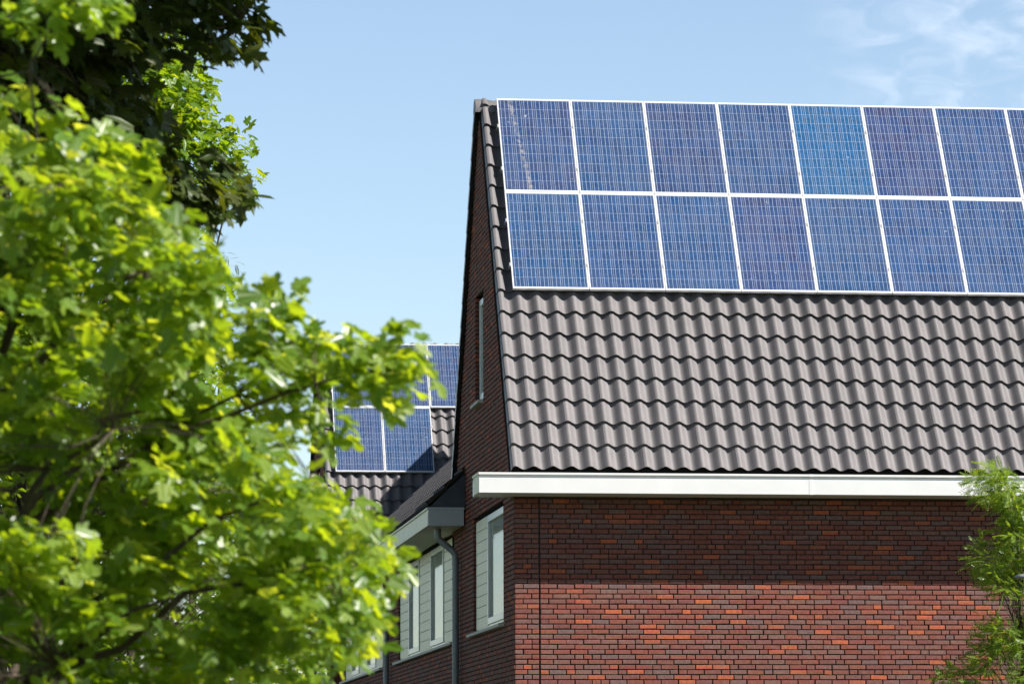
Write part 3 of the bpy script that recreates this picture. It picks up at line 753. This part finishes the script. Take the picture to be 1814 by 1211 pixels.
# ---- near field maple on the left, out of focus
def near_tree():
    base = at(60, 1000, 14.2); base[2] = 0
    root = empty('maple_tree', 'bright green leafy maple closest to the camera, blurred, filling the lower left', 'tree', tuple(base))
    MAIN = [(-420, 320), (-300, 210), (-120, 170), (20, 165), (60, 190), (130, 195), (150, 250), (235, 260), (245, 320), (280, 370), (330, 410), (390, 460), (405, 520), (400, 580), (440, 610), (465, 660),
            (500, 720), (470, 800), (420, 840), (520, 850), (590, 880), (660, 920), (705, 960), (690, 1010), (640, 1050), (680, 1100), (660, 1130), (590, 1160), (610, 1230), (560, 1420), (300, 1500), (-200, 1480), (-480, 1300), (-520, 800)]
    BR1 = [(420, 590), (450, 540), (480, 505), (500, 510), (490, 560), (480, 600), (530, 620), (540, 590), (560, 585), (565, 620), (600, 610), (640, 605), (640, 660), (590, 660), (540, 670), (590, 690), (560, 720), (500, 735), (430, 690)]
    BR2 = [(600, 620), (650, 610), (690, 595), (720, 600), (748, 640), (740, 690), (700, 720), (650, 725), (615, 690)]
    BR4 = [(15, 5), (60, -30), (205, -30), (190, 25), (150, 35), (105, 40), (110, 75), (75, 80), (60, 55), (20, 55)]
    BR3 = [(560, 720), (590, 740), (595, 790), (570, 780)]
    cl = spray(sample_clusters(MAIN, 165, 12.8, 15.8), 8, 58, 30)
    cl = np.array(cl); keep = inside(MAIN, cl[:, 0], cl[:, 1]) | (rng.uniform(0, 1, len(cl)) < .06); cl = [tuple(q) for q in cl[keep]] + sample_clusters([(-20, 250), (235, 270), (280, 380), (385, 460), (395, 590), (300, 640), (100, 600), (-20, 500)], 60, 12.6, 13.4)
    tips = [(494, 512), (492, 530), (486, 548), (476, 566), (468, 584), (478, 600), (546, 592), (560, 600), (450, 640), (535, 615)]
    cl2 = [(u, v, 14.1) for u, v in tips] + sample_clusters(BR1, 27, 13.6, 14.6) + sample_clusters(BR2, 22, 13.4, 13.9) + sample_clusters(BR3, 3, 14, 14.3) + sample_clusters(BR4, 16, 13.2, 13.6)
    cl3 = sample_clusters([(430, 860), (560, 860), (660, 930), (705, 960), (690, 1010), (640, 1050), (690, 1105), (600, 1150), (440, 1150)], 70, 12.9, 13.8)
    pts = [at(*c) for c in cl]; pts2 = [at(*c) for c in cl2]; pts3 = [at(*c) for c in cl3]
    tr = MB(); top = at(-60, 260, 14.2)
    trunk = limb_system(tr, (base[0], base[1], -.1), top, None, .075, .012, .03)
    limbs = []
    for q in [(250, 480, 13.4), (350, 640, 14.0), (420, 700, 14.2), (480, 880, 13.5), (560, 1000, 13.4), (500, 1130, 13.6), (150, 330, 13.2), (-200, 500, 14.5), (-300, 900, 14.6), (200, 760, 13.2), (300, 1060, 13.3), (100, 1180, 13.2), (220, 900, 14.9)]:
        e = at(*q); k = max(1, min(7, int(np.argmin([np.linalg.norm(np.array([0, 0, e[2]-.55])-np.array([0, 0, t[2]])) for t in trunk]))))
        limbs.append(branch(tr, trunk[k], e, .020, .006, .05))
    lp = np.array([p for l_ in limbs for p in l_[1:]])
    tgt = pts+pts2+pts3
    top_br = branch(tr, trunk[6], at(110, 10, 13.4), .009, .003, .03); far_br = branch(tr, at(330, 760, 14.1), at(700, 655, 13.65), .011, .003, .04); branch(tr, at(300, 640, 13.6), at(480, 540, 14.1), .009, .003, .03)
    lp = np.concatenate([lp, np.array(far_br[1:]), np.array(top_br[2:])])
    tr.build('trunk', M['bark'], root, smooth=True).matrix_parent_inverse = Matrix.Translation(root.location).inverted()
    tw = MB()
    for p in tgt:
        a = lp[np.argmin(np.linalg.norm(lp-p, axis=1))]
        if np.linalg.norm(a-p) > .02: branch(tw, a, p, .0024, .0011, .06, 4)
    tw.build('twigs', M['twig'], root, smooth=True).matrix_parent_inverse = Matrix.Translation(root.location).inverted()
    sets = []
    P, Nn, T, S = cluster_leaves(pts, 13, .060, .070, jit=.42); sets.append((LT_F, P, Nn, T, S))
    P, Nn, T, S = cluster_leaves(pts2, 11, .050, .066); sets.append((LT_F, P, Nn, T, S))
    P, Nn, T, S = cluster_leaves(pts3, 12, .055, .062); sets.append((LT_F, P, Nn, T, S))
    o = leaves_mesh('crown', sets, M['leaf_field'], root); o.matrix_parent_inverse = Matrix.Translation(root.location).inverted()
bpy.context.view_layer.update()

# ---- dark norway maple hanging in from the top left, shaded by its own high crown
def dark_tree():
    base = at(-22, 200, 22.3); bx = base.copy(); base[2] = 0
    root = empty('maple_tree', 'dark large-leaved maple hanging in from the upper left corner, in shade', 'tree', tuple(base))
    A = [(20, -60), (480, -60), (470, 30), (440, 60), (415, 85), (370, 112), (330, 85), (290, 75), (255, 100), (262, 130), (245, 165), (285, 195), (310, 225), (285, 255), (240, 265), (150, 250), (60, 230), (-60, 260), (-80, 0)]
    Bq = [(215, 265), (280, 275), (340, 275), (400, 300), (425, 315), (430, 345), (400, 365), (372, 400), (320, 395), (250, 375), (215, 330)]
    A1 = [(20, -60), (330, -60), (320, 40), (285, 70), (255, 100), (250, 130), (235, 165), (270, 195), (290, 225), (270, 250), (240, 265), (150, 250), (60, 230), (-60, 260), (-80, 0)]
    A2 = [(330, -60), (455, -60), (450, 30), (440, 60), (415, 85), (372, 108), (340, 85), (300, 78), (320, 40)]
    cl = sample_clusters(A1, 190, 21.0, 24.2)+sample_clusters(A2, 26, 21.3, 22.6)+sample_clusters([(0, 20), (240, 60), (240, 230), (120, 330), (-60, 300)], 130, 22, 24.5)+sample_clusters(Bq, 30, 21.6, 22.6)
    cl += [(452, 40, 21.8), (425, 75, 21.9), (372, 104, 22), (350, 45, 21.8), (420, 20, 22), (300, 240, 22), (412, 350, 22.1), (350, 380, 22), (255, 235, 21.8)]
    pts = [at(*c) for c in cl]
    tr = MB(); trunk = limb_system(tr, (base[0], base[1], -.1), (bx[0]-.3, bx[1], 13.5), None, .21, .05, .02, 12)
    # high crown: clumps through an egg-shaped volume above the picture
    hi = []
    cc = np.array([bx[0]+1.3, bx[1]-1.2, 10.2])
    while len(hi) < 330:
        q = rng.uniform(-1, 1, 3)
        if q@q < 1 and q@q > .12:
            p = cc+q*np.array([3.6, 3.4, 3.3])
            u = (p-CAM); dpt = u@FX; vy = H/2-FPX*(u@UX)/dpt
            if vy < -110 : hi.append(p)
    limbs = []
    for p in hi[::14]:
        k = max(7, min(10, int((p[2]-1.5)/13.5*11))); limbs.append(branch(tr, trunk[k], p, .05, .012, .06))
    for q in ((430, 40, 21.9), (250, 120, 22), (330, 330, 22.1), (150, 180, 22)):
        e = at(*q); limbs.append(branch(tr, trunk[5], e, .03, .006, .03))
    lp = np.array([p for l_ in limbs for p in l_[2:]])
    tr.build('trunk', M['bark'], root, smooth=True).matrix_parent_inverse = Matrix.Translation(root.location).inverted()
    tw = MB()
    for p in pts:
        a = lp[np.argmin(np.linalg.norm(lp-p, axis=1))]
        if np.linalg.norm(a-p) > .02: branch(tw, a, p, .004, .0015, .05, 4)
    tw.build('twigs', M['bark'], root, smooth=True).matrix_parent_inverse = Matrix.Translation(root.location).inverted()
    sets = []
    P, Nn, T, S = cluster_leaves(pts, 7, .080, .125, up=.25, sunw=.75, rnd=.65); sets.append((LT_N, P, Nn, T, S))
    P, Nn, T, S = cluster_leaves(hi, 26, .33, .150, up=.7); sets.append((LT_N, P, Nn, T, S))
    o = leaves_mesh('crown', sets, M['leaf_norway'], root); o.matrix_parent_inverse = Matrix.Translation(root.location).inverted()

# ---- small-leaved maple further back
def back_tree():
    base = at(60, 900, 33); base[2] = 0
    root = empty('maple_tree', 'sunlit small-leaved maple seen between the dark one and the near one', 'tree', tuple(base))
    A = [(60, 60), (180, 40), (245, 40), (290, 75), (305, 90), (300, 120), (320, 130), (345, 140), (340, 165), (310, 185), (320, 205), (345, 215), (335, 240), (300, 245), (275, 260), (330, 275), (375, 265), (395, 290), (420, 300), (425, 330), (390, 370), (330, 420), (390, 520), (370, 640), (240, 640), (-100, 600), (-150, 200)]
    Bq = [(-200, 500), (330, 560), (420, 700), (440, 860), (520, 960), (560, 1100), (540, 1350), (-300, 1400)]
    C2 = [(235, 50), (262, 62), (285, 95), (305, 100), (270, 115), (300, 120), (260, 140), (322, 140), (335, 158), (310, 165), (285, 180), (300, 205), (322, 215), (335, 225), (310, 235), (290, 240), (262, 270), (300, 285), (350, 270), (375, 275), (395, 250), (410, 300)]
    pts = [at(u, v, 33.5+rng.normal(0, .2)) for u, v in C2 for _ in range(2)]+[at(*c) for c in sample_clusters(A, 200, 32, 35)+sample_clusters(Bq, 520, 31.8, 36)]
    tr = MB(); trunk = limb_system(tr, (base[0], base[1], -.1), at(60, 150, 33.5), None, .16, .03, .05)
    tw = MB()
    for p in pts:
        k = max(2, min(8, int((p[2]-1.2)/8*8))); branch(tw, trunk[k], p, .012, .003, .04, 5)
    tr.build('trunk', M['bark'], root, smooth=True).matrix_parent_inverse = Matrix.Translation(root.location).inverted()
    tw.build('twigs', M['bark'], root, smooth=True).matrix_parent_inverse = Matrix.Translation(root.location).inverted()
    P, Nn, T, S = cluster_leaves(pts, 34, .18, .085)
    o = leaves_mesh('crown', [(LT_F, P, Nn, T, S)], M['leaf_back'], root); o.matrix_parent_inverse = Matrix.Translation(root.location).inverted()

# ---- pinnate leaves
def pinnate(pairs=9, L=1.0, w=.040, l=.125, droop=.35):
    v = []; f = []
    def add(x, y, dirx, diry, ln, wd):
        i = len(v); px, py = -diry, dirx
        zz = -droop*y*y
        for a, b in ((0, 0), (.3, .9), (.65, .8), (1, 0), (.65, -.8), (.3, -.9)):
            v.append((x+dirx*ln*a+px*wd*b, y+diry*ln*a+py*wd*b, zz-.05*a*ln/l*l*4*abs(dirx)-droop*.0))
        f.append([i+k for k in range(6)])
    for k in range(pairs):
        y = .16+.80*k/(pairs-1); sc = .75+.5*math.sin(math.pi*(k+.8)/(pairs+.5))
        for sgn in (1, -1): add(sgn*.004, y, sgn*.94, .34, l*sc*1.25, w*sc)
    add(0, .97, 0, 1, l*1.1, w)
    i = len(v); n = 5
    for k in range(n): y = k/(n-1); v += [(-.006, y, -droop*y*y), (.006, y, -droop*y*y)]
    for k in range(n-1): f.append([i+2*k, i+2*k+1, i+2*k+3, i+2*k+2])
    return np.array(v), f
PIN = [pinnate(9, droop=.25), pinnate(8, droop=.5), pinnate(10, w=.034, droop=.1)]
def locust():
    base = at(1830, 1150, 42.5); base[2] = 0
    root = empty('locust_tree', 'feathery-leaved young tree in front of the right end of the brick wall', 'tree', tuple(base))
    spec = [([(1728, 845), (1760, 828), (1785, 845), (1806, 875), (1806, 905), (1780, 895), (1740, 880)], 20), ([(1775, 890), (1814, 890), (1850, 960), (1850, 1010), (1800, 960)], 22),
            ([(1722, 985), (1735, 955), (1760, 950), (1790, 970), (1814, 990), (1812, 1050), (1790, 1060), (1760, 1040), (1730, 1020)], 30),
            ([(1740, 1120), (1750, 1095), (1775, 1110), (1814, 1095), (1860, 1090), (1860, 1140), (1790, 1150), (1745, 1150)], 26),
            ([(1660, 1205), (1690, 1180), (1730, 1155), (1790, 1150), (1860, 1150), (1880, 1300), (1660, 1300)], 66), ([(1830, 820), (1920, 860), (1940, 1300), (1830, 1300)], 70)]
    cl = []
    for poly, n in spec: cl += sample_clusters(poly, n, 41.6, 43.3)
    pts = [at(*c) for c in cl]
    tr = MB(); top = at(1800, 880, 42.5); trunk = limb_system(tr, (base[0], base[1], -.1), top, None, .06, .010, .03, 10)
    tw = MB()
    for p in pts:
        k = max(1, min(8, int(p[2]/top[2]*9)-1)); branch(tw, trunk[k], p, .005, .002, .05, 5)
    tr.build('trunk', M['bark'], root, smooth=True).matrix_parent_inverse = Matrix.Translation(root.location).inverted()
    tw.build('twigs', M['twig'], root, smooth=True).matrix_parent_inverse = Matrix.Translation(root.location).inverted()
    P, Nn, T, S = cluster_leaves(pts, 21, .075, .150, outward=.6, up=.7, rnd=.75, jit=.35)
    T = norm(T+np.array([-.25, 0, .05]))
    o = leaves_mesh('crown', [(PIN, P, Nn, T, S)], M['leaf_pinnate'], root); o.matrix_parent_inverse = Matrix.Translation(root.location).inverted()
def shade_trees():  # added unseen maples, placed to keep sky light off the gable
    for k, (x, y, h) in enumerate(((-10.5, 2.0, 9.0), (-11.5, 12.0, 10.0), (-10.0, -8.0, 8.0))):
        root = empty('maple_tree', ('broad added maple outside the picture, level with the front gable', 'tallest added maple outside the picture, level with the grey gutter', 'lower added maple outside the picture, in front of the gable')[k], 'tree', (x, y, 0))
        tr = MB(); trunk = limb_system(tr, (0, 0, -.1), (.1, 0, h*.85), None, .17, .03, .05)
        cl = []
        while len(cl) < 170:
            q = rng.uniform(-1, 1, 3)
            if .1 < q@q < 1: cl.append(np.array([0, 0, h*.56])+q*np.array([2.9, 3.4, h*.42]))
        for p in cl[::10]: branch(tr, trunk[max(2, min(7, int(p[2]/h*8)))], p, .04, .01, .05)
        tr.build('trunk', M['bark'], root, smooth=True)
        P, Nn, T, S = cluster_leaves(cl, 14, .36, .17, up=.7)
        leaves_mesh('crown', [(LT_N, P, Nn, T, S)], M['leaf_back'], root)
def whip_tree():
    base = at(330, 1100, 40); base[2] = 0
    root = empty('locust_tree', 'thin feathery sapling tips rising against the sky behind the maples', 'tree', tuple(base))
    tr = MB(); pts = []
    stems = [[(330, 1100), (345, 700), (365, 480), (385, 390), (398, 340), (400, 240)], [(335, 1100), (352, 700), (374, 480), (396, 385), (412, 330), (418, 300)], [(300, 1100), (310, 800), (315, 700), (318, 560)], [(338, 1100), (380, 800), (400, 520), (405, 460)]]
    for st in stems:
        q = [at(u, v, 40) for u, v in st]; q[0][2] = 0
        tr.tube(q, [.035, .020, .012, .010, .007, .003][:len(q)] if len(q) == 6 else [.03, .015, .010, .004], 6)
    tr.build('trunk', M['twig'], root, smooth=True).matrix_parent_inverse = Matrix.Translation(root.location).inverted()
    cl = [(400, 240), (396, 255), (402, 265), (390, 275), (395, 290), (405, 300), (415, 295), (418, 310), (420, 320), (408, 330), (425, 335), (430, 345), (400, 345), (380, 300), (408, 280), (405, 465), (410, 480), (405, 500), (400, 520), (395, 450), (320, 570), (335, 575), (315, 590), (330, 620), (350, 610), (390, 780), (405, 800), (380, 810), (400, 850), (320, 700), (300, 560), (390, 640), (385, 720)]
    p = [at(u, v, 40+rng.normal(0, .15)) for u, v in cl]
    P, Nn, T, S = cluster_leaves(p, 9, .06, .115, outward=.5, up=.5, rnd=.8)
    T = norm(T+np.array([.2, 0, .25]))
    o = leaves_mesh('crown', [(PIN, P, Nn, T, S)], M['leaf_pinnate'], root); o.matrix_parent_inverse = Matrix.Translation(root.location).inverted()
for fn in (near_tree, dark_tree, back_tree, locust, whip_tree, shade_trees):
    fn()

# ------------------------------------------------------------ street lamp at the right edge
def street_lamp():
    tip = at(1801, 1021, 41.0); post = tip+np.array([.75, .05, 0])
    root = empty('street_lamp', 'grey street lamp whose rounded head pokes in at the right edge among leaves', 'street lamp', (post[0], post[1], 0))
    p = MB(); p.tube([(0, 0, 0), (0, 0, 1.2), (0, 0, tip[2]-.12)], [.07, .06, .038], 16); p.tube([(0, 0, 0), (0, 0, .08)], .11, 16)
    p.build('pole', M['lamp_metal'], root, smooth=True)
    h = MB(); n = 16; L = .75; i0 = 0
    rings = 14
    for k in range(rings+1):
        t = k/rings; x = -L+t*(L+.06); w = .16*math.sin(math.pi*min(1, .04+t*.62))**.6; hh = .062*math.sin(math.pi*min(1, .04+t*.62))**.5
        for j in range(n):
            a = 2*math.pi*j/n; zz = math.sin(a); h.v.append((x, w*math.cos(a), tip[2]+(hh*zz if zz > 0 else hh*.55*zz)))
    for k in range(rings):
        for j in range(n): h.f.append((k*n+j, k*n+(j+1) % n, (k+1)*n+(j+1) % n, (k+1)*n+j)); h.m.append(0)
    h.f.append(tuple(range(n))[::-1]); h.f.append(tuple(rings*n+j for j in range(n))); h.m += [0, 0]
    hd = h.build('lamp_head', M['lamp_metal'], root, smooth=True)
    g = MB(); g.tube([(-.62, 0, tip[2]-.046), (-.40, 0, tip[2]-.050), (-.2, 0, tip[2]-.046)], [.02, .035, .02], 12); g.build('lamp_cover', M['lamp_glass'], hd, smooth=True)
street_lamp()
